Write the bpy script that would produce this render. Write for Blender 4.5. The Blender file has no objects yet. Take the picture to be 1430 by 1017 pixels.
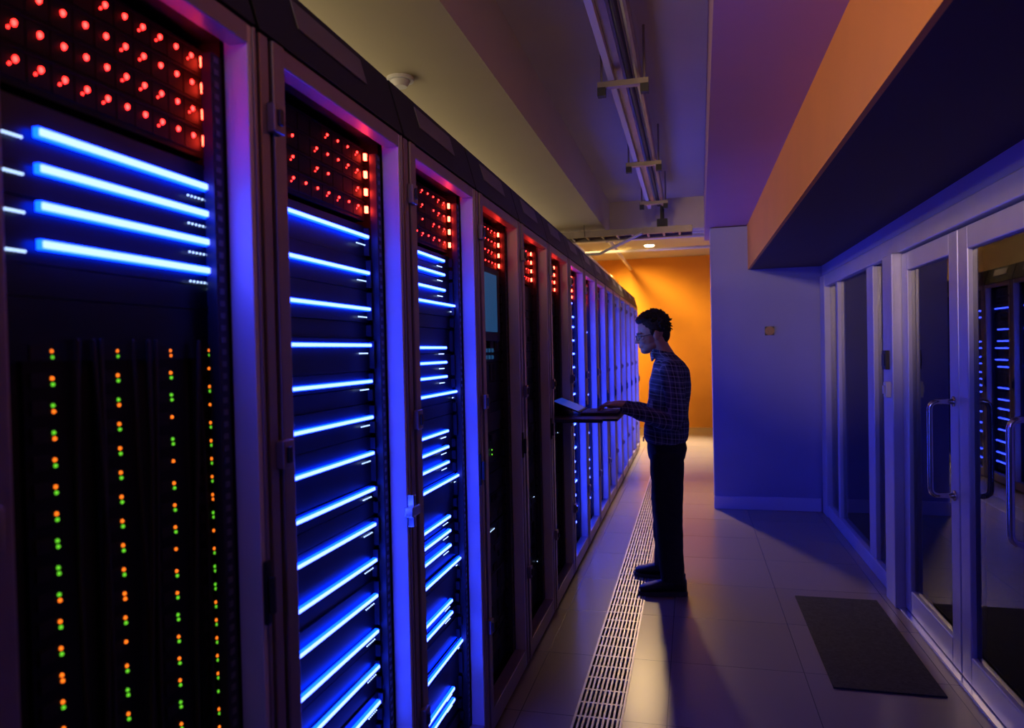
import bpy, bmesh, math, random
from mathutils import Matrix, Vector
random.seed(7)
scene=bpy.context.scene
try: scene.view_settings.view_transform='Standard'
except Exception: pass

# ---------------------------------------------------------------- materials
def new_mat(name):
    m=bpy.data.materials.new(name); m.use_nodes=True
    return m, m.node_tree.nodes, m.node_tree.links, m.node_tree.nodes['Principled BSDF']
def pmat(name,col,rough=.5,metal=0.,var=.0,vscale=6.,bump=0.,bscale=80.,spec=.5):
    m,n,l,b=new_mat(name)
    b.inputs['Base Color'].default_value=(*col,1)
    b.inputs['Roughness'].default_value=rough
    b.inputs['Metallic'].default_value=metal
    b.inputs['Specular IOR Level'].default_value=spec
    tc=n.new('ShaderNodeTexCoord')
    if var>0:
        nz=n.new('ShaderNodeTexNoise'); nz.inputs['Scale'].default_value=vscale; nz.inputs['Detail'].default_value=4
        cr=n.new('ShaderNodeValToRGB')
        cr.color_ramp.elements[0].position=.3; cr.color_ramp.elements[1].position=.7
        cr.color_ramp.elements[0].color=(*[c*(1-var) for c in col],1)
        cr.color_ramp.elements[1].color=(*[min(1,c*(1+var)) for c in col],1)
        l.new(tc.outputs['Object'],nz.inputs['Vector']); l.new(nz.outputs['Fac'],cr.inputs['Fac']); l.new(cr.outputs['Color'],b.inputs['Base Color'])
    if bump>0:
        nb=n.new('ShaderNodeTexNoise'); nb.inputs['Scale'].default_value=bscale
        bp=n.new('ShaderNodeBump'); bp.inputs['Strength'].default_value=bump; bp.inputs['Distance'].default_value=.01
        l.new(tc.outputs['Object'],nb.inputs['Vector']); l.new(nb.outputs['Fac'],bp.inputs['Height']); l.new(bp.outputs['Normal'],b.inputs['Normal'])
    return m
def emat(name,col,strength):
    m,n,l,b=new_mat(name)
    b.inputs['Base Color'].default_value=(*[c*.3 for c in col],1)
    b.inputs['Emission Color'].default_value=(*col,1)
    b.inputs['Emission Strength'].default_value=strength
    b.inputs['Roughness'].default_value=.4
    return m

M_post=pmat('rack_post_metal',(.34,.28,.31),.40,.5,.08,9)
M_return=pmat('rack_channel_metal',(.75,.72,.76),.45,.15,.06,5)
M_black=pmat('rack_black_paint',(.010,.010,.014),.45,0,.2,5)
M_side=pmat('rack_inner',(.006,.006,.008),.75)
M_unit=pmat('server_faceplate',(.007,.009,.014),.36,.3,.3,12)
M_caddy=pmat('drive_caddy_black',(.003,.0025,.003),.6,.0,.3,12,spec=.25)
M_unit2=pmat('server_faceplate_grey',(.045,.045,.055),.45,.3,.3,12)
M_rail=pmat('rack_rail',(.05,.05,.06),.45,.5)
M_hole=pmat('rail_hole_insert',(.16,.16,.19),.5,.3)
M_label=pmat('label_holder',(.20,.19,.20),.5,.1,.08,4)
M_fascia=pmat('fascia_black',(.012,.012,.014),.5,.1,.2,4)
M_core=emat('led_bar_core',(.060,.095,1.0),12)
M_blue=emat('led_bar_lens',(.0010,.022,1.0),16)
M_white=emat('led_dot_white',(.45,.65,1.0),2.6)
M_red=emat('led_dot_red',(1.0,.015,.012),18)
M_redhot=emat('led_dot_red_hot',(1.0,.035,.018),36)
M_orange=emat('led_dot_orange',(1.0,.17,.01),2.2)
M_green=emat('led_dot_green',(.16,.80,.03),1.1)
M_screen=emat('screen_blue',(.03,.10,1.0),.30)
M_mon=emat('monitor_cyan',(.015,.08,.20),.6)

def tile_mat():
    m,n,l,b=new_mat('floor_tiles')
    tc=n.new('ShaderNodeTexCoord'); br=n.new('ShaderNodeTexBrick')
    br.offset=0; br.inputs['Scale'].default_value=1
    br.inputs['Brick Width'].default_value=.6; br.inputs['Row Height'].default_value=.6
    br.inputs['Mortar Size'].default_value=.002; br.inputs['Bias'].default_value=0
    br.inputs['Color1'].default_value=(.30,.25,.19,1); br.inputs['Color2'].default_value=(.275,.23,.17,1); br.inputs['Mortar'].default_value=(.07,.06,.05,1)
    mp=n.new('ShaderNodeMapping'); mp.inputs['Location'].default_value=(.12,.1,0)
    l.new(tc.outputs['Object'],mp.inputs['Vector']); l.new(mp.outputs['Vector'],br.inputs['Vector'])
    l.new(br.outputs['Color'],b.inputs['Base Color'])
    nz=n.new('ShaderNodeTexNoise'); nz.inputs['Scale'].default_value=1.5; nz.inputs['Detail'].default_value=1
    l.new(tc.outputs['Object'],nz.inputs['Vector'])
    mr=n.new('ShaderNodeMapRange'); mr.inputs['To Min'].default_value=.24; mr.inputs['To Max'].default_value=.28
    l.new(nz.outputs['Fac'],mr.inputs['Value']); l.new(mr.outputs[0],b.inputs['Roughness'])
    bp=n.new('ShaderNodeBump'); bp.inputs['Strength'].default_value=.15; bp.inputs['Distance'].default_value=.002; bp.invert=True
    l.new(br.outputs['Fac'],bp.inputs['Height']); l.new(bp.outputs['Normal'],b.inputs['Normal'])
    return m
M_floor=tile_mat()
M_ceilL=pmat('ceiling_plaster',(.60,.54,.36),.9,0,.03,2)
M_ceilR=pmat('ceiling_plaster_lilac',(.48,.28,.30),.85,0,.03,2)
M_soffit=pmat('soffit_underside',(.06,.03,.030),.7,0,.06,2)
M_orange_p=pmat('orange_paint',(.92,.36,.05),.7,0,.04,2)
M_orange_w=pmat('orange_wall_paint',(.88,.33,.02),.7,0,.05,1.5)
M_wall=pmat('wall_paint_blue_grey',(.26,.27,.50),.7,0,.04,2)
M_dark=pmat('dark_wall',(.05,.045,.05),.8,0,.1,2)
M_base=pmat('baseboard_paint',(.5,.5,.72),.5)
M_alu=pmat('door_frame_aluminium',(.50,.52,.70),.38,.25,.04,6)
M_steel=pmat('brushed_steel',(.7,.7,.74),.22,.95)
M_grate=pmat('grate_metal',(.45,.43,.42),.40,.7,.1,30)
M_pit=pmat('grate_pit',(.01,.01,.01),.9)
M_mat=pmat('floor_mat_rubber',(.035,.032,.038),.8,0,.3,60,.3,200,.2)
M_galv=pmat('galvanised_steel',(.26,.22,.19),.4,.6,.1,15)
M_conduit=pmat('white_conduit',(.70,.66,.62),.5)
M_plas=pmat('white_plastic',(.7,.7,.68),.5)
M_cable=pmat('black_cable',(.02,.02,.02),.6)
M_brass=pmat('brown_plastic',(.30,.14,.07),.4)
M_lamp=emat('downlight_glow',(1.0,.72,.38),30)
def glass_mat():
    m=bpy.data.materials.new('clear_glass'); m.use_nodes=True
    n=m.node_tree.nodes; l=m.node_tree.links; n.clear()
    o=n.new('ShaderNodeOutputMaterial'); mx=n.new('ShaderNodeMixShader'); t=n.new('ShaderNodeBsdfTransparent'); g=n.new('ShaderNodeBsdfGlossy'); f=n.new('ShaderNodeFresnel')
    t.inputs['Color'].default_value=(.70,.74,.82,1); g.inputs['Roughness'].default_value=.01; f.inputs['IOR'].default_value=1.9
    l.new(f.outputs[0],mx.inputs[0]); l.new(t.outputs[0],mx.inputs[1]); l.new(g.outputs[0],mx.inputs[2]); l.new(mx.outputs[0],o.inputs[0])
    return m
M_glass=glass_mat()

# ---------------------------------------------------------------- mesh helpers
def link(o,parent=None):
    scene.collection.objects.link(o)
    if parent is not None: o.parent=parent
    return o
def empty(name,loc=(0,0,0)):
    e=bpy.data.objects.new(name,None); e.empty_display_size=.1; link(e); return e
class MB:
    def __init__(s): s.v=[];s.f=[];s.m=[];s.mats=[]
    def mi(s,mat):
        if mat not in s.mats: s.mats.append(mat)
        return s.mats.index(mat)
    def box(s,x0,x1,y0,y1,z0,z1,mat):
        b=len(s.v); i=s.mi(mat)
        s.v+=[(x0,y0,z0),(x1,y0,z0),(x1,y1,z0),(x0,y1,z0),(x0,y0,z1),(x1,y0,z1),(x1,y1,z1),(x0,y1,z1)]
        for q in ((0,3,2,1),(4,5,6,7),(0,1,5,4),(1,2,6,5),(2,3,7,6),(3,0,4,7)):
            s.f.append(tuple(b+k for k in q)); s.m.append(i)
        return s
    def prism(s,pts,vec,mat):
        b=len(s.v); n=len(pts); i=s.mi(mat)
        s.v+=[tuple(p) for p in pts]+[tuple(Vector(p)+Vector(vec)) for p in pts]
        s.f.append(tuple(b+k for k in range(n))); s.m.append(i)
        s.f.append(tuple(b+n+k for k in reversed(range(n)))); s.m.append(i)
        for k in range(n):
            k2=(k+1)%n; s.f.append((b+k,b+n+k,b+n+k2,b+k2)); s.m.append(i)
        return s
    def dot(s,c,r,mat,rx=None,rz=None):
        b=len(s.v); i=s.mi(mat); rx=rx or r; rz=rz or r; n=8
        s.v.append((c[0]+rx,c[1],c[2]))
        for ring,(rr,xx) in enumerate(((.7,.7),(1,0))):
            for k in range(n):
                a=2*math.pi*k/n; s.v.append((c[0]+rx*xx,c[1]+r*rr*math.cos(a),c[2]+rz*rr*math.sin(a)))
        for k in range(n):
            k2=(k+1)%n
            s.f.append((b,b+1+k,b+1+k2)); s.m.append(i)
            s.f.append((b+1+k,b+1+n+k,b+1+n+k2,b+1+k2)); s.m.append(i)
    def loft(s,secs,mat,n=20,cap=True):
        b=len(s.v); i=s.mi(mat)
        for c,a,bb in secs:
            c=Vector(c);a=Vector(a);bb=Vector(bb)
            for k in range(n):
                t=2*math.pi*k/n; s.v.append(tuple(c+a*math.cos(t)+bb*math.sin(t)))
        for j in range(len(secs)-1):
            for k in range(n):
                k2=(k+1)%n
                s.f.append((b+j*n+k,b+j*n+k2,b+(j+1)*n+k2,b+(j+1)*n+k)); s.m.append(i)
        if cap:
            s.f.append(tuple(b+k for k in reversed(range(n)))); s.m.append(i)
            s.f.append(tuple(b+(len(secs)-1)*n+k for k in range(n))); s.m.append(i)
    def tube(s,pts,rad,mat,n=12,round_ends=True):
        pts=[Vector(p) for p in pts]
        if not isinstance(rad,(list,tuple)): rad=[rad]*len(pts)
        secs=[]; tang=[]
        for k in range(len(pts)):
            t=(pts[min(k+1,len(pts)-1)]-pts[max(k-1,0)]).normalized(); tang.append(t)
        u=tang[0].orthogonal().normalized()
        for k,t in enumerate(tang):
            u=(u-t*u.dot(t)).normalized(); w=t.cross(u)
            if k==0 and round_ends:
                for q in (.98,.75,.4): secs.append((pts[0]-t*rad[0]*q,u*rad[0]*math.sqrt(1-q*q),w*rad[0]*math.sqrt(1-q*q)))
            secs.append((pts[k],u*rad[k],w*rad[k]))
            if k==len(pts)-1 and round_ends:
                for q in (.4,.75,.98): secs.append((pts[k]+t*rad[k]*q,u*rad[k]*math.sqrt(1-q*q),w*rad[k]*math.sqrt(1-q*q)))
        s.loft(secs,mat,n)
    def ell(s,c,r,mat,n=20,m=12):
        c=Vector(c); secs=[]
        for j in range(m+1):
            t=math.pi*(j+.02 if j==0 else (j-.02 if j==m else j))/m
            z=-math.cos(t)*r[2]; q=math.sin(t)
            secs.append((c+Vector((0,0,z)),Vector((r[0]*q,0,0)),Vector((0,r[1]*q,0))))
        s.loft(secs,mat,n)
    def obj(s,name,parent=None,smooth=False,bevel=0,remesh=0,smoothit=0,xf=None,folds=0):
        me=bpy.data.meshes.new(name)
        vs=s.v if xf is None else [tuple(xf@Vector(v)) for v in s.v]
        me.from_pydata(vs,[],s.f)
        for m in s.mats: me.materials.append(m)
        me.polygons.foreach_set('material_index',s.m)
        if smooth: me.polygons.foreach_set('use_smooth',[True]*len(s.f))
        bm=bmesh.new(); bm.from_mesh(me); bmesh.ops.recalc_face_normals(bm,faces=bm.faces); bm.to_mesh(me); bm.free()
        me.update()
        o=bpy.data.objects.new(name,me); link(o,parent)
        if bevel:
            b=o.modifiers.new('bevel','BEVEL'); b.width=bevel; b.segments=2; b.limit_method='ANGLE'
        if remesh:
            r=o.modifiers.new('remesh','REMESH'); r.mode='VOXEL'; r.voxel_size=remesh; r.use_smooth_shade=True
        if smoothit:
            q=o.modifiers.new('smooth','SMOOTH'); q.factor=.5; q.iterations=smoothit
        if folds:
            tx=bpy.data.textures.new(name+'_folds','CLOUDS'); tx.noise_scale=.09; tx.noise_depth=1
            d=o.modifiers.new('folds','DISPLACE'); d.texture=tx; d.strength=folds; d.mid_level=.5
        return o

# ---------------------------------------------------------------- room shell
fl=MB()
fl.box(-2.0,-.495,-3,14,-.12,0,M_floor); fl.box(-.295,4.6,-3,14,-.12,0,M_floor)
fl.box(-.495,-.295,-3,-2.5,-.12,0,M_floor); fl.box(-.495,-.295,12,14,-.12,0,M_floor)
fl.box(-.495,-.295,-2.5,12,-.14,-.12,M_pit)
fl.obj('floor')
MB().box(-2.12,-2.0,-3,14,0,3.4,M_ceilL).obj('wall_left')
MB().box(-2.12,4.6,14,14.12,0,3.4,M_orange_w).obj('wall_far')
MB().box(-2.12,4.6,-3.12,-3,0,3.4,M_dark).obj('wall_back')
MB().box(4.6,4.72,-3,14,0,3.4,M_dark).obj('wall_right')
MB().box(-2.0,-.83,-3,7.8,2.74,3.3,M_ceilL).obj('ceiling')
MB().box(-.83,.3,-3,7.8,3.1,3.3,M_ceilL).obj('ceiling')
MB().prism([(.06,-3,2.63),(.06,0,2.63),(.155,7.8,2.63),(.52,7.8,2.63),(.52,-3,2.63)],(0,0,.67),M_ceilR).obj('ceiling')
MB().box(-2.0,4.6,7.8,8.0,2.77,3.3,M_ceilL).obj('ceiling')
MB().box(-2.0,4.6,8.0,14,3.25,3.3,M_ceilL).obj('ceiling')
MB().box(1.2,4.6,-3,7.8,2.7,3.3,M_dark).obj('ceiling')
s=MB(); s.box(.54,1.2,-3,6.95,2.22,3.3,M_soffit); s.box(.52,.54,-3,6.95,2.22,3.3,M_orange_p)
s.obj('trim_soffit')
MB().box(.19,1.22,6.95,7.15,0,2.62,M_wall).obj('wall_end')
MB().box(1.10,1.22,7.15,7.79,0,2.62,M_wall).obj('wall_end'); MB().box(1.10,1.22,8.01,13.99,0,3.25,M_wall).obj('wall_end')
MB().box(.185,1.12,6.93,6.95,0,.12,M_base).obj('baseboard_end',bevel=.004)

# ---------------------------------------------------------------- glazed partition (right)
gx0,gx1=1.15,1.21
MB().box(gx0,gx1+.02,-3,6.93,2.12,2.22,M_wall).obj('trim_partition_head')
p=MB()
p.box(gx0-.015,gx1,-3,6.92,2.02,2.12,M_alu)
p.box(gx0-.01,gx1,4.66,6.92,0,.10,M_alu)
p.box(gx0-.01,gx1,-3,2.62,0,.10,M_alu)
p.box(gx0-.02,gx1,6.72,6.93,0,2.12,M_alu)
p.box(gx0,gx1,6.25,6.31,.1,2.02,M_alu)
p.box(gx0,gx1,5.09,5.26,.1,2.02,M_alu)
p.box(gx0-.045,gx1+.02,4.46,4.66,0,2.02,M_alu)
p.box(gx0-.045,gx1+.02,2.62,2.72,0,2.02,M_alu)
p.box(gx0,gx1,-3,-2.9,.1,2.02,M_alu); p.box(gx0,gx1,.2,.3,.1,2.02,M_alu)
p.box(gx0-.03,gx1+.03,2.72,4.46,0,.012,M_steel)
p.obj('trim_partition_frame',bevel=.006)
for k,(a,b) in enumerate(((6.31,6.72),(5.26,6.25),(4.66,5.09),(.3,2.62),(-2.9,.2))):
    MB().box(1.178,1.186,a,b,.1,2.02,M_glass).obj('window_%d'%(k+1))
def leaf(name,y0,y1,handle_y):
    d=MB(); st=.11
    d.box(1.155,1.205,y0,y0+st,.015,2.01,M_alu); d.box(1.155,1.205,y1-st,y1,.015,2.01,M_alu)
    d.box(1.155,1.205,y0+st,y1-st,.015,.14,M_alu); d.box(1.155,1.205,y0+st,y1-st,1.91,2.01,M_alu)
    e=empty(name)
    d.obj('leaf_frame',e,bevel=.005)
    MB().box(1.177,1.185,y0+st,y1-st,.14,1.91,M_glass).obj('glass_pane',e)
    for sx,xx in ((-1,1.155),(1,1.205)):
        h=MB(); zt,zb=1.24,.81
        pts=[(xx,handle_y,zt),(xx+sx*.07,handle_y,zt)]
        for a in (30,60,90): 
            t=math.radians(a); pts.append((xx+sx*(.07+.03*math.sin(t)),handle_y,zt-.03*(1-math.cos(t))))
        for a in (0,30,60,90):
            t=math.radians(a); pts.append((xx+sx*(.07+.03*math.cos(t)),handle_y,zb+.03-.03*math.sin(t)))
        pts.append((xx,handle_y,zb))
        h.tube(pts,.0125,M_steel,12,False); 
        for z in (zt,zb): h.tube([(xx,handle_y,z),(xx+sx*.006,handle_y,z)],.024,M_steel,16,False)
        h.obj('pull_handle',e,smooth=True)
    return e
leaf('door_1',3.585,4.455,3.64)
leaf('door_2',2.725,3.575,2.79)
ac=empty('access_card_reader'); a=MB(); a.box(1.083,1.106,4.52,4.60,1.36,1.47,M_black); a.box(1.078,1.084,4.53,4.59,1.38,1.45,M_unit); a.obj('reader_body',ac,bevel=.004)
ac=empty('exit_button'); a=MB(); a.box(1.08,1.106,4.50,4.56,1.20,1.29,M_plas); a.box(1.07,1.08,4.515,4.545,1.22,1.27,M_base); a.obj('button_body',ac,bevel=.004)
a=MB(); a.tube([(.70,6.949,1.65),(.70,6.925,1.65)],.04,M_brass,20,False); a.tube([(.70,6.93,1.65),(.70,6.90,1.65)],.022,M_brass,16,False)
a.box(.66,.74,6.94,6.949,1.61,1.69,M_black)
a.obj('wall_call_button',None)
MB().box(.58,1.03,3.36,4.56,0,.008,M_mat).obj('floor_mat',bevel=.003)

# ---------------------------------------------------------------- floor grate
g=MB()
g.box(-.495,-.485,-2.5,12,-.03,.003,M_grate); g.box(-.305,-.295,-2.5,12,-.03,.003,M_grate)
for i in range(9):
    x=-.475+i*.0195; g.box(x,x+.009,-2.5,12,-.02,.001,M_grate)
y=-2.5
while y<12:
    g.box(-.486,-.304,y,y+.012,-.022,.0005,M_grate); y+=.12
g.obj('floor_vent_grate')

# ---------------------------------------------------------------- server racks
FX=-.78; EX=-.86
bounds=[-.10,.585]+[1.20+.70*i for i in range(15)]
TOP=2.125
def led_bar(mb,y0,y1,z,h=.0105):
    mb.box(EX,EX+.009,y0,y1,z-h/2,z+h/2,M_blue)
    mb.box(EX+.009,EX+.012,y0+.002,y1-.002,z-h*.34,z+h*.34,M_core)
def rack(idx,y0,y1):
    R=empty('server_rack'); w=y1-y0
    a,b=y0+.003,y1-.003
    m=MB()
    m.box(-1.84,-.85,a,a+.012,.06,TOP,M_side); m.box(-1.84,-.85,b-.012,b,.06,TOP,M_side)
    m.box(-1.84,-1.82,a,b,.06,TOP,M_side)
    m.box(-1.84,-.80,a,b,TOP-.02,TOP,M_black); m.box(-1.84,-.80,a,b,0,.06,M_black)
    m.box(-.845,-.835,y0+.09,y0+.115,.1,TOP-.06,M_rail); m.box(-.855,-.835,b-.06,b-.03,.1,TOP-.06,M_rail)
    m.obj('cabinet',R)
    m=MB()
    m.box(-.85,FX,a+.004,a+.034,.02,TOP,M_post); m.box(-.85,FX-.012,a+.034,a+.044,.02,TOP,M_side); m.box(-.85,FX+.004,a+.044,a+.084,.02,TOP,M_post)
    m.box(-.82,FX,a+.084,b-.026,TOP-.038,TOP,M_post); m.box(-.835,FX,a+.084,b-.026,.02,.10,M_post)
    m.obj('door_frame_left',R,bevel=.003)
    m=MB()
    m.box(-.832,FX-.002,b-.026,b-.012,.02,TOP,M_return)
    m.box(-.84,FX+.002,b-.012,b-.003,.02,TOP,M_post)
    m.obj('door_frame_right',R,bevel=.002)
    m=MB()
    for z in (1.97,1.32,.45):
        m.box(FX,FX+.018,a+.022,a+.060,z-.028,z+.028,M_post); m.box(FX+.018,FX+.026,a+.03,a+.043,z-.016,z+.016,M_rail)
    zl=1.07
    if idx==2: m.box(FX,FX+.026,b-.050,b+.006,zl-.014,zl+.014,M_steel); m.box(FX,FX+.022,b-.030,b-.014,zl-.045,zl+.045,M_steel)
    else: m.box(FX,FX+.008,b-.026,b-.008,zl-.06,zl+.06,M_black); m.box(FX+.008,FX+.020,b-.022,b-.012,zl-.04,zl+.03,M_rail)
    m.obj('hinges_and_latch',R,bevel=.003)
    m=MB()
    m.prism([(-.775,a,TOP+.003),(-.82,a,2.29),(-1.1,a,2.29),(-1.1,a,TOP+.003)],(0,b-a-.006,0),M_fascia)
    q=lambda t,off:(-.775-.045*t+off,0,TOP+.003+.162*t)
    n=Vector((.162,0,.045)).normalized()
    P0=Vector(q(.45,0)); P1=Vector(q(.86,0))
    m.prism([(P0.x,a+.17,P0.z),(P0.x+n.x*.004,a+.17,P0.z+n.z*.004),(P1.x+n.x*.004,a+.17,P1.z+n.z*.004),(P1.x,a+.17,P1.z)],(0,w-.37,0),M_label)
    m.obj('roof_fascia',R,bevel=.002)
    m=MB(); z=.14
    while z<2.05:
        m.box(-.835,-.832,b-.053,b-.042,z,z+.010,M_hole); z+=.0222
    m.obj('rail_inserts',R)
    ey0,ey1=y0+.115,b-.062
    if idx==1: ey1=b-.035; 
    e=MB(); L=MB()
    rr=random.Random(idx*13+5)
    zt=TOP-.05
    red=idx<=9
    zr=1.895 if red else TOP-.07
    if red:
        e.box(-1.5,EX-.012,ey0,ey1,1.88,zt,M_caddy)
        cols=11 if idx==1 else 9; step=(ey1-ey0-.03)/(cols)
        for rI in range(4):
            z=1.912+rI*.048
            e.box(EX-.012,EX-.008,ey0,ey1,z+.019,z+.023,M_caddy)
            for cI in range(cols):
                yy=ey0+.02+step*(cI+.35)
                e.box(EX-.012,EX-.010,yy-step*.47,yy+step*.47,z-.022,z+.018,M_caddy)
                if rr.random()<(.96 if idx==1 else .8):
                    r0=.0036 if idx==1 else .0026
                    L.dot((EX-.010,yy+.003,z+.004),r0,M_red,.004,r0*1.3)
                    if rr.random()<.5: L.dot((EX-.010,yy-.006,z-.005),.0017,M_red,.002)
            L.box(EX-.004,EX+.003,ey1-.016,ey1-.007,z-.011,z+.007,M_redhot)
    bars=[]
    if idx==1:
        bars=[(.79,1.152,z) for z in (1.822,1.773,1.722,1.670)]
    elif idx==2:
        bars=[(1.39,1.812,1.832-.0985*i) for i in range(15)]
    elif idx==3:
        for g in ([1.84,1.79,1.735],[1.53,1.478,1.427],[1.232,1.175,1.12],[.924,.873,.82],[.62,.577],[.30,.26]): bars+=[(2.09,2.434,z) for z in g]
        bars+=[(2.09,2.565,z) for z in (1.685,1.367,1.054,.743,.433)]
    elif idx>=7:
        z=1.86
        while z>.15:
            if rr.random()<.86: bars.append((ey0+.02,ey1-.01-rr.choice((0,.06)),z))
            z-=rr.choice((.075,.1,.1,.125))
    z=zr-.03 if red else zt
    zb=1.56 if idx==1 else .12
    while z>zb:
        h=.0445*rr.choice((1,1,2)); z0=max(z-h+.002,.1)
        dx=rr.choice((0,.004,-.004,.0))-.006
        mt=M_unit if (idx in (1,2,3) or rr.random()<.7) else M_unit2
        e.box(-1.5,EX+dx,ey0,ey1,z0,z,mt)
        if idx not in (1,2,3):
            for k in range(rr.randint(1,4)): 
                yy=rr.uniform(ey0,ey1-.08); e.box(EX+dx,EX+dx+.004,yy,yy+rr.uniform(.02,.08),z0+.008,z-.008,M_side if rr.random()<.5 else M_unit2)
        e.box(EX+dx,EX+dx+.014,ey0+.004,ey0+.012,z0+.006,z-.006,M_rail); e.box(EX+dx,EX+dx+.014,ey1-.012,ey1-.004,z0+.006,z-.006,M_rail)
        z-=h
    for (ya,yb,z) in bars:
        led_bar(L,ya,yb,z,.0135 if idx==1 else (.0105 if idx<7 else .014))
        if idx<=3:
            for k in range(6):
                L.dot((EX,yb-.055+k*.0095,z-.022),.0018,M_white,.003)
            if idx==1:
                for k in range(5): L.dot((EX,yb+.006+.003*math.sin(k*.8),z-.006-k*.0085),.0026,M_white,.003)
                for k in range(8): L.dot((EX,.735+k*.0052,z-.012),.0018,M_white,.003)
    if idx==1:
        e.box(-1.5,-.875,ey0,ey1,.1,1.56,M_side)
        for c,yc in enumerate((.814,.932,1.049,1.150)):
            e.box(-.875,-.867,yc-.045,yc+.035,.12,1.54,M_caddy)
            z=1.525; k=0
            while z>.14:
                e.box(-.867,-.864,yc-.036,yc-.010,z-.012,z+.008,M_side)
                r1=.0028
                L.dot((-.867,yc,z),r1,M_orange if rr.random()<.75 else M_green,.003)
                if rr.random()<.85: L.dot((-.867,yc+.001,z-.0085),r1,M_green if rr.random()<.8 else M_orange,.003)
                z-=.0335 if c==3 else .038
        cb=MB()
        for k in range(8):
            ya=(.872,.99,1.10)[k%3]+rr.uniform(-.02,.02); pts=[]
            for t in range(9):
                u=t/8; pts.append((-.86+.008*math.sin(u*3+k),ya+.012*math.sin(u*5+k*1.3),1.54-u*1.35))
            cb.tube(pts,.0035,M_cable,6)
        cb.obj('patch_cables',R,smooth=True)
    if idx==4:
        e.box(EX-.01,EX+.01,2.80,3.18,1.56,1.88,M_black); L.box(EX+.01,EX+.012,2.83,3.13,1.60,1.855,M_mon)
        for k in range(5):
            for j in range(2): L.box(EX,EX+.004,2.86+k*.05,2.885+k*.05,1.48+j*.03,1.497+j*.03,M_mon)
        for z in (1.08,1.06): L.dot((EX,3.03,z),.004,M_green)
        for k in range(5): L.dot((EX,2.98+k*.015,.73),.0025,M_white)
    if idx in (5,6):
        for k in range(10): L.dot((EX,rr.uniform(ey0,ey1),rr.uniform(.3,1.8)),.003,rr.choice((M_white,M_green,M_white)))
    e.obj('equipment',R)
    if L.f: L.obj('indicator_lights',R)
    return R
for i in range(len(bounds)-1): rack(i,bounds[i],bounds[i+1])

# ---------------------------------------------------------------- ceiling services
t=MB()
t.box(-.375,-.345,-2.95,6.95,2.84,2.90,M_conduit)
t.box(-.345,-.305,-2.95,6.95,2.875,2.882,M_galv)
t.tube([(-.275,-2.95,2.87),(-.275,6.95,2.87)],.016,M_cable,10)
t.tube([(-.232,-2.95,2.875),(-.232,6.95,2.875)],.020,M_galv,10)
for y in (-1.2,.4,2.0,3.6,5.2,6.6):
    t.box(-.43,-.18,y-.02,y+.02,2.810,2.838,M_galv)
    for x in (-.41,-.20):
        t.tube([(x,y,2.79),(x,y,3.1)],.006,M_galv,8,False); t.box(x-.020,x+.020,y-.020,y+.020,2.77,2.812,M_cable)
t.obj('ceiling_cable_channel')
t=MB()
for y in (7.05,7.35): t.box(-1.99,.03,y-.015,y+.015,2.62,2.68,M_galv)
x=-1.9
while x<.01: t.box(x,x+.02,7.05,7.35,2.63,2.65,M_galv); x+=.15
for k in range(5): t.tube([(-1.98,7.1+k*.05,2.665),(-.9,7.11+k*.05,2.667),(.02,7.1+k*.05,2.665)],.012,M_cable,8)
for x in (-1.5,-1.0): 
    for y in (7.03,7.37): t.tube([(x,y,2.62),(x,y,2.74)],.005,M_galv,8,False)
t.tube([(-.85,7.02,2.45),(-.45,7.02,2.62)],.014,M_conduit,10); t.tube([(-.85,7.02,2.45),(-1.6,7.02,2.45)],.014,M_conduit,10)
t.obj('cable_ladder')
t=MB(); t.box(-.30,-.20,7.06,7.2,2.681,2.76,M_black); t.box(-.285,-.215,7.05,7.06,2.69,2.75,M_cable); t.tube([(-.25,7.13,2.76),(-.25,7.13,2.90)],.02,M_cable,10,False); t.obj('junction_box')
t=MB()
for (y,z,r) in ((8.6,2.98,.03),(8.9,2.86,.022),(9.6,3.02,.035),(10.4,2.92,.02)):
    t.tube([(-1.99,y,z),(1.09,y,z)],r,M_conduit,12,False)
t.tube([(-1.1,8.02,3.05),(-1.1,13.95,3.05)],.03,M_conduit,12,False); t.tube([(-1.35,8.02,2.8),(-1.35,13.95,2.8)],.02,M_conduit,12,False)
t.tube([(-.9,8.05,2.72),(-.5,8.5,2.98),(-.45,9.6,3.02)],.015,M_conduit,12)
t.obj('overhead_pipes',smooth=True)
t=MB(); t.tube([(-1.236,3.0,2.74),(-1.236,3.0,2.725)],.06,M_plas,24,False); t.tube([(-1.236,3.0,2.727),(-1.236,3.0,2.70)],[.045,.03],M_plas,24,False)
t.obj('smoke_detector')

def spot(name,loc,tgt,power,col,size=60,blend=.6,rad=.04,parent=None):
    L=bpy.data.lights.new(name,'SPOT'); L.energy=power; L.color=col; L.spot_size=math.radians(size); L.spot_blend=blend; L.shadow_soft_size=rad
    o=bpy.data.objects.new(name,L); link(o,parent); o.location=loc
    o.rotation_euler=(Vector(tgt)-Vector(loc)).to_track_quat('-Z','Y').to_euler(); return o
def area(name,loc,tgt,power,col,sx,sy):
    L=bpy.data.lights.new(name,'AREA'); L.energy=power; L.color=col; L.shape='RECTANGLE'; L.size=sx; L.size_y=sy
    o=bpy.data.objects.new(name,L); link(o); o.location=loc
    o.rotation_euler=(Vector(tgt)-Vector(loc)).to_track_quat('-Z','Y').to_euler(); return o
for (x,y) in ((-.65,12.2),(-.72,9.25),(-1.5,10.5)):
    d=empty('ceiling_downlight')
    q=MB(); q.tube([(x,y,3.25),(x,y,3.235)],.10,M_plas,24,False); q.tube([(x,y,3.24),(x,y,3.225)],.075,M_lamp,24,False); q.obj('lamp_housing',d)
W=(1.0,.62,.26); WW=(1.0,.76,.50)
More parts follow.
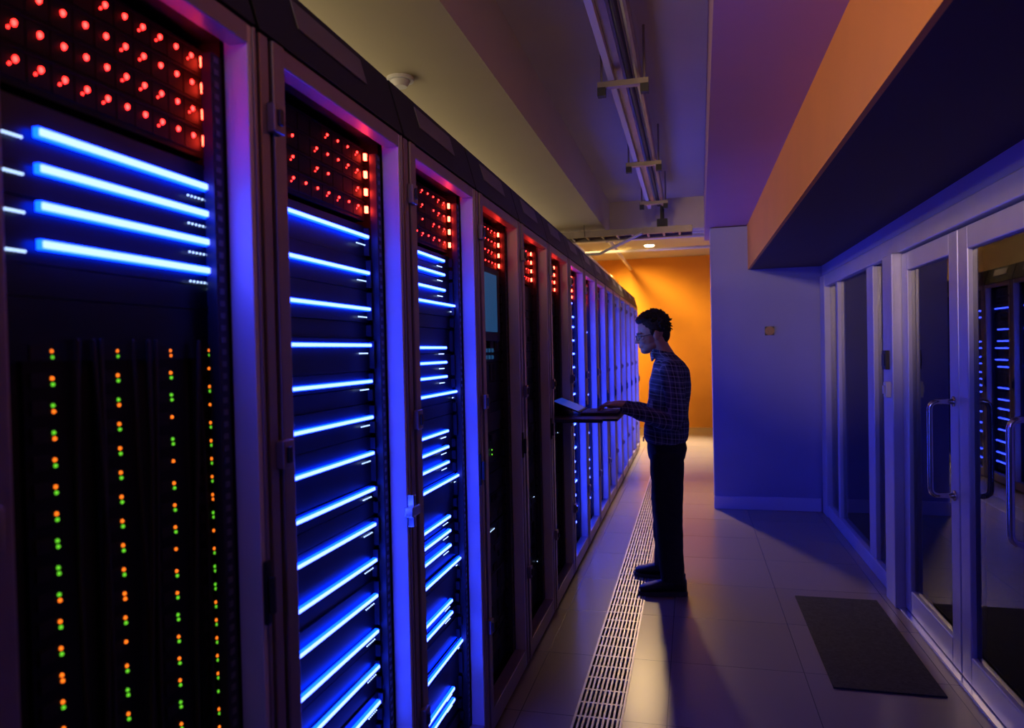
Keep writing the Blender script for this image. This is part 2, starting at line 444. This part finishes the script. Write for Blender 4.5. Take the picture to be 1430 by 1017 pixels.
spot('warm_downlight_lamp',(-1.2,12.6,3.2),(-1.0,13.7,1.2),350,(1.0,.72,.20),120,.9,.06)
spot('warm_downlight_lamp',(-.72,9.25,3.19),(.30,6.5,0),560,(1.0,.66,.30),58,1.0,.10)
spot('warm_downlight_lamp',(-.65,12.2,3.2),(-.5,11.0,0),1700,WW,66,.9,.06)
spot('warm_downlight_lamp',(-1.5,9.3,3.2),(-1.5,9.6,2),380,W,150,.6,.06)
SL=bpy.data.lights.new('rear_aisle_strip_lamp','AREA'); SL.shape='RECTANGLE'; SL.size=10; SL.size_y=.12; SL.energy=18; SL.color=(1.0,.78,.48)
so=bpy.data.objects.new('rear_aisle_strip_lamp',SL); link(so)
dirv=Vector((.75,0,.66)).normalized(); yax=dirv.cross(Vector((0,1,0))).normalized()
so.matrix_world=Matrix.Translation((-1.75,3.2,2.46))@Matrix(((0,yax.x,-dirv.x),(1,yax.y,-dirv.y),(0,yax.z,-dirv.z))).to_4x4()
spot('soffit_warm_fill',(-.3,-1.5,2.45),(.52,2.4,2.5),520,(1.0,.64,.30),28,.9,.06)  # added fill behind the camera, brightens the orange soffit face; no fixture there
spot('recess_warm_fill',(-.35,-2.4,2.35),(-.4,2.4,3.1),130,(1.0,.72,.42),34,.9,.1)  # added warm fill from behind the camera for the recessed ceiling
area('behind_glass_fill',(2.9,4.2,2.6),(2.6,4.4,0),6,(1.0,.74,.42),.5,.5)  # invented light behind the glass, warms the floor seen through the doors
area('blue_frame_fill',(-.65,-.3,1.7),(1.16,4.2,1.5),2,(.06,.075,1.0),.2,1.2)  # added out-of-view area light, boosts LED spill on the glass frames
spot('blue_spot_fill',(-.5,-.4,2.0),(.85,6.9,1.5),24,(.05,.06,1.0),26,.7,.05)  # added blue fill tinting the end wall, not a fixture of the room
spot('blue_spot_fill',(-.6,.1,2.1),(1.16,4.5,1.6),66,(.11,.15,1.0),34,.9,.05)  # second added blue fill, for the door posts and frames
spot('magenta_fill',(.3,-1.9,1.2),(.25,3.0,2.63),22,(.9,.16,.32),34,.8,.2)  # added fill tinting the right ceiling, no visible source
spot('blue_face_fill',(-.79,4.36,1.62),(-.2,4.62,1.45),8,(.08,.18,1.0),60,.8,.01)  # added spot at the rack front, extra blue spill on the man's face

# ---------------------------------------------------------------- laptop on pull-out shelf
sh=empty('pull_out_shelf'); q=MB()
q.box(-.85,-.42,4.12,4.66,1.098,1.112,M_black); q.box(-.43,-.415,4.12,4.66,1.098,1.111,M_rail)
q.box(-.85,-.50,4.105,4.12,1.09,1.111,M_rail); q.box(-.85,-.50,4.66,4.672,1.09,1.111,M_rail)
q.obj('shelf_tray',sh,bevel=.003)
lp=empty('laptop'); M_lap=pmat('laptop_shell',(.03,.03,.035),.6,.2)
q=MB(); q.box(-.66,-.435,4.32,4.65,1.1125,1.130,M_lap)
for r in range(5):
    for k in range(14): q.box(-.64+r*.019,-.625+r*.019,4.34+k*.021,4.357+k*.021,1.130,1.132,M_black)
q.box(-.52,-.46,4.44,4.53,1.130,1.131,M_rail); q.obj('laptop_base',lp,bevel=.002)
q=MB(); ta=math.radians(68); n=Vector((math.cos(ta),0,math.sin(ta))); up=Vector((-math.sin(ta),0,math.cos(ta)))
o0=Vector((-.664,4.32,1.134)); 
pts=[o0,o0-n*.007,o0-n*.007+up*.19,o0+up*.19]; q.prism(pts,(0,.33,0),M_lap)
o1=o0+n*.0006+up*.014; pts=[o1,o1-n*.001,o1-n*.001+up*.165,o1+up*.165]; pts=[p+Vector((0,.012,0)) for p in pts]; q.prism(pts,(0,.306,0),M_screen)
q.obj('laptop_screen',lp)

# ---------------------------------------------------------------- man
man=empty('man_standing')
M_skin=pmat('skin',(.50,.31,.23),.55,0,.05,20)
M_hair=pmat('hair_dark',(.012,.009,.008),.6,0,.4,60,.6,150)
M_trs=pmat('trousers_dark',(.010,.011,.018),.85,0,.3,40,.2,200)
M_shoe=pmat('shoe_black',(.012,.012,.014),.45)
M_sole=pmat('shoe_sole',(.05,.05,.05),.7)
M_eye=pmat('eye_white',(.6,.6,.6),.3); M_iris=pmat('eye_iris',(.02,.012,.01),.2); M_lip=pmat('lips',(.40,.19,.15),.5)
def plaid():
    m,n,l,b=new_mat('plaid_shirt'); b.inputs['Roughness'].default_value=.85
    tc=n.new('ShaderNodeTexCoord'); sp=n.new('ShaderNodeSeparateXYZ'); l.new(tc.outputs['Object'],sp.inputs[0])
    def math_(op,a,bv=None):
        x=n.new('ShaderNodeMath'); x.operation=op
        for i,vv in enumerate((a,bv)):
            if vv is None: continue
            if isinstance(vv,(int,float)): x.inputs[i].default_value=vv
            else: l.new(vv,x.inputs[i])
        return x.outputs[0]
    def line(src,per,wid,off=0.):
        f=math_('FRACT',math_('MULTIPLY',math_('ADD',src,50+off),1/per)); return math_('LESS_THAN',f,wid)
    h=math_('ADD',sp.outputs['X'],math_('MULTIPLY',sp.outputs['Y'],.6))
    v=math_('ADD',sp.outputs['Z'],math_('MULTIPLY',sp.outputs['X'],.12))
    lines=math_('ADD',line(h,.030,.15),line(v,.032,.15))
    bands=math_('ADD',line(h,.060,.5,.013),line(v,.064,.5,.013))
    m1=n.new('ShaderNodeMixRGB'); m1.inputs[1].default_value=(.08,.09,.17,1); m1.inputs[2].default_value=(.018,.020,.045,1)
    l.new(math_('MULTIPLY',bands,.5),m1.inputs[0])
    m2=n.new('ShaderNodeMixRGB'); m2.inputs[2].default_value=(.45,.46,.55,1)
    l.new(m1.outputs[0],m2.inputs[1]); l.new(math_('MULTIPLY',lines,.45),m2.inputs[0]); l.new(m2.outputs[0],b.inputs['Base Color'])
    return m
M_shirt=plaid()
CY=4.60
q=MB()
secs=[]
for z,cx,a,b in ((.925,-.163,.132,.175),(.96,-.163,.140,.180),(1.02,-.160,.138,.176),(1.10,-.152,.130,.172),(1.20,-.142,.128,.182),(1.30,-.130,.128,.196),(1.37,-.126,.116,.198),(1.42,-.134,.094,.170),(1.455,-.148,.070,.115),(1.485,-.165,.058,.070)):
    secs.append(((cx,CY,z),(a,0,0),(0,b,0)))
q.loft(secs,M_shirt,36)
for sgn in (-1,1):
    y=lambda d: CY+sgn*d
    wy={-1:4.44,1:4.62}[sgn]
    q.tube([(-.128,y(.13),1.400),(-.120,y(.175),1.378),(-.108,y(.207),1.30),(-.093,y(.225),1.20),(-.080,y(.238),1.105),(-.100,y(.236),1.062),(-.17,y(.215),1.072),(-.26,(y(.19)+wy)/2,1.105),(-.36,wy,1.135),(-.395,wy,1.143)],
           [.060,.070,.067,.062,.058,.058,.056,.050,.040,.037],M_shirt,20)
q.obj('shirt',man,remesh=.007,smoothit=5,folds=.016)
q=MB()
secs=[((-.176,CY,1.455),(.066,0,0),(0,.074,0)),((-.190,CY,1.500),(.058,0,-.014),(0,.060,0)),((-.190,CY,1.498),(.054,0,-.014),(0,.056,0)),((-.176,CY,1.455),(.060,0,0),(0,.068,0))]
q.loft(secs,M_shirt,28,False)
for sg in (-1,1):
    q.prism([(-.249,CY+sg*.006,1.484),(-.226,CY+sg*.050,1.496),(-.222,CY+sg*.062,1.448),(-.240,CY+sg*.022,1.430)],(-.005,0,.001),M_shirt)
q.obj('shirt_collar',man)
q=MB()
secs=[((cx,CY,z),(a,0,0),(0,b,0)) for z,cx,a,b in ((.78,-.158,.085,.13),(.82,-.158,.112,.160),(.88,-.158,.122,.170),(.96,-.163,.118,.166))]
q.loft(secs,M_trs,30)
q.tube([(-.156,4.515,.86),(-.158,4.505,.70),(-.158,4.495,.52),(-.150,4.485,.40),(-.142,4.475,.22),(-.135,4.468,.085)],[.104,.100,.090,.084,.078,.074],M_trs,22,False)
q.tube([(-.160,4.690,.86),(-.172,4.705,.70),(-.180,4.73,.52),(-.180,4.75,.40),(-.182,4.77,.22),(-.185,4.78,.085)],[.102,.098,.088,.084,.076,.072],M_trs,22,False)
q.obj('trousers',man,remesh=.008,smoothit=5,folds=.014)
MB().box(-.306,-.298,CY-.02,CY+.02,.925,.955,M_steel).obj('belt_buckle',man)
def shoe(ax,ay,yaw):
    q=MB()
    prof=[(.055,.020,.035,.045),(.045,.034,.045,.055),(.0,.038,.055,.062),(-.06,.036,.050,.055),(-.11,.042,.036,.042),(-.16,.047,.028,.034),(-.20,.043,.022,.028),(-.228,.026,.016,.020)]
    secs=[((x,0,zc+.006),(0,hw,0),(0,0,zh*.85)) for x,hw,zc,zh in prof]
    q.loft(secs,M_shoe,24)
    q.tube([(.0,0,.06),(.005,0,.125)],[.048,.045],M_shoe,18,False)
    xf=Matrix.Translation((ax,ay,.014))@Matrix.Rotation(yaw,4,'Z')
    q.obj('shoe_upper',man,remesh=.005,smoothit=4,xf=xf)
    q=MB()
    out=[(.062,0),(.055,.025),(.03,.037),(-.04,.036),(-.10,.044),(-.16,.049),(-.21,.040),(-.236,.018),(-.24,0)]
    pts=[(x,y,0) for x,y in out]+[(x,-y,0) for x,y in reversed(out[1:-1])]
    q.prism(pts,(0,0,.026),M_sole)
    q.obj('shoe_sole',man,bevel=.004,xf=Matrix.Translation((ax,ay,0))@Matrix.Rotation(yaw,4,'Z'))
    q=MB()
    for k in range(4): q.tube([(-.075-.018*k,-.018,.088-.011*k),(-.075-.018*k,.018,.088-.011*k)],.003,M_sole,6)
    q.obj('shoe_laces',man,xf=xf)
shoe(-.105,4.465,math.radians(6)); shoe(-.16,4.785,math.radians(-8))
HX=Matrix.Translation((-.235,CY,1.590))@Matrix.Rotation(math.radians(12),4,'Z')@Matrix.Rotation(math.radians(-10),4,'Y')
q=MB()
q.ell((.012,0,.052),(.096,.075,.092),M_skin,28,16)
q.ell((-.032,0,-.010),(.061,.058,.082),M_skin,24,14)
q.ell((-.022,0,-.052),(.062,.055,.042),M_skin,24,12)
q.ell((-.056,0,-.078),(.036,.034,.026),M_skin,20,10)
q.ell((-.076,0,.032),(.016,.044,.012),M_skin,20,10)
q.ell((-.058,.030,-.018),(.030,.024,.026),M_skin); q.ell((-.058,-.030,-.018),(.030,.024,.026),M_skin)
q.tube([(-.082,0,.024),(-.096,0,-.002),(-.106,0,-.018)],[.010,.012,.012],M_skin,12)
q.ell((-.096,.009,-.022),(.013,.009,.008),M_skin,12,8); q.ell((-.096,-.009,-.022),(.013,.009,.008),M_skin,12,8)
q.ell((-.074,0,-.046),(.023,.030,.026),M_skin)
for s_ in (-1,1):
    q.ell((.012,s_*.074,-.002),(.020,.009,.030),M_skin,16,10)
q.tube([(.02,0,-.03),(.036,0,-.09),(.056,0,-.150)],[.058,.056,.060],M_skin,24)
q.obj('head',man,remesh=.0035,smoothit=5,xf=HX)
q=MB()
q.ell((-.092,0,-.046),(.006,.020,.004),M_lip,16,8); q.ell((-.090,0,-.054),(.007,.017,.005),M_lip,16,8); q.obj('lips',man,smooth=True,xf=HX)
q=MB()
for s_ in (-1,1):
    q.ell((-.080,s_*.030,.008),(.011,.014,.008),M_eye,16,10); q.ell((-.0885,s_*.031,.005),(.004,.006,.006),M_iris,12,8)
q.obj('eyes',man,smooth=True,xf=HX)
q=MB()
for s_ in (-1,1):
    q.tube([(-.090,s_*.014,.027),(-.089,s_*.032,.032),(-.079,s_*.048,.027)],[.003,.004,.002],M_hair,8)
q.obj('eyebrows',man,smooth=True,xf=HX)
q=MB()
for s_ in (-1,1):
    lo=[]
    for k in range(17):
        t=2*math.pi*k/16; c_,s2=math.cos(t),math.sin(t)
        yy=s_*.031+.023*abs(c_)**.6*math.copysign(1,c_)
        lo.append((-.102+.010*abs(yy/.055)**2,yy,.006+.016*abs(s2)**.6*math.copysign(1,s2)))
    q.tube(lo,.0018,M_black,8,False)
    q.tube([(-.092,s_*.054,.012),(-.05,s_*.066,.012),(.01,s_*.080,.012),(.028,s_*.078,-.006)],.0018,M_black,8)
q.tube([(-.102,-.008,.010),(-.105,0,.013),(-.102,.008,.010)],.0018,M_black,8)
q.obj('glasses',man,smooth=True,xf=HX)
q=MB()
q.ell((.022,0,.066),(.097,.081,.088),M_hair,28,16)
q.ell((-.020,0,.112),(.068,.062,.038),M_hair,20,12)
q.ell((.074,0,.004),(.038,.058,.058),M_hair,20,12)
q.ell((.064,0,-.038),(.026,.044,.028),M_hair,20,12)
for s_ in (-1,1): q.ell((-.006,s_*.068,.030),(.016,.010,.028),M_hair,14,10)
rr=random.Random(3)
for k in range(560):
    th_=rr.uniform(-.5,2.75); ph=rr.uniform(-1.25,1.25)
    d=Vector((math.cos(th_)*math.cos(ph),math.sin(ph),math.sin(th_)*math.cos(ph)))
    if d.x<-.2 and d.z<.50: continue
    base=Vector((.020,0,.066))+Vector((d.x*.092,d.y*.077,d.z*.086))
    dd=(d*.9+Vector((-.65,rr.uniform(-.35,.35),rr.uniform(-.1,.3)))).normalized()
    q.tube([base,base+dd*rr.uniform(.011,.018),base+dd*rr.uniform(.022,.033)+Vector((0,0,-.003))],[.008,.006,.0025],M_hair,6)
q.obj('hair',man,remesh=.003,smoothit=1,xf=HX)
def hand(wx,wy,wz,thumb,name):
    q=MB(); T=lambda x,y,z:(wx-x,wy+thumb*y,wz+z)
    secs=[]
    for x,ry,rz,zz in ((-.060,.020,.016,-.012),(-.02,.023,.017,-.006),(0,.025,.018,-.002),(.03,.032,.017,.001),(.06,.038,.015,.002),(.085,.039,.013,.001),(.096,.034,.010,-.001)):
        secs.append((T(x,0,zz),(0,thumb*ry,0),(0,0,rz)))
    q.loft(secs,M_skin,20)
    for yy,ln,x0 in ((.029,.070,.084),(.010,.078,.088),(-.010,.073,.086),(-.028,.056,.080)):
        p0=Vector((x0,yy,0)); pts=[T(*p0)]
        for frac,ang in ((.45,2),(.30,-30),(.25,-58)):
            a_=math.radians(ang); p0=p0+Vector((math.cos(a_)*ln*frac,yy*.06,math.sin(a_)*ln*frac)); pts.append(T(*p0))
        q.tube(pts,[.0095,.0088,.0080,.0070],M_skin,12)
    q.tube([T(.018,.022,-.004),T(.045,.045,-.008),T(.070,.054,-.012),T(.090,.056,-.016)],[.014,.012,.010,.008],M_skin,12)
    q.obj(name,man,remesh=.003,smoothit=3)
hand(-.412,4.44,1.165,1,'hand_left'); hand(-.412,4.62,1.165,-1,'hand_right')

# ---------------------------------------------------------------- world, camera
wd=bpy.data.worlds.new('dark_interior'); scene.world=wd; wd.use_nodes=True
wd.node_tree.nodes['Background'].inputs[0].default_value=(.01,.01,.02,1); wd.node_tree.nodes['Background'].inputs[1].default_value=.3
th,pp,ro=0.2455,0.017,-0.022
Rm=(Matrix.Rotation(th,3,'Z')@Matrix.Rotation(math.pi/2-pp,3,'X')@Matrix.Rotation(ro,3,'Z'))
cam=bpy.data.cameras.new('camera'); co=bpy.data.objects.new('camera',cam); link(co)
cam.sensor_width=36; cam.lens=36*1000/1430; cam.clip_start=.02
cam.dof.use_dof=True; cam.dof.focus_distance=3.0; cam.dof.aperture_fstop=3.2
co.matrix_world=Matrix.Translation((0,0,1.51))@Rm.to_4x4()
scene.camera=co
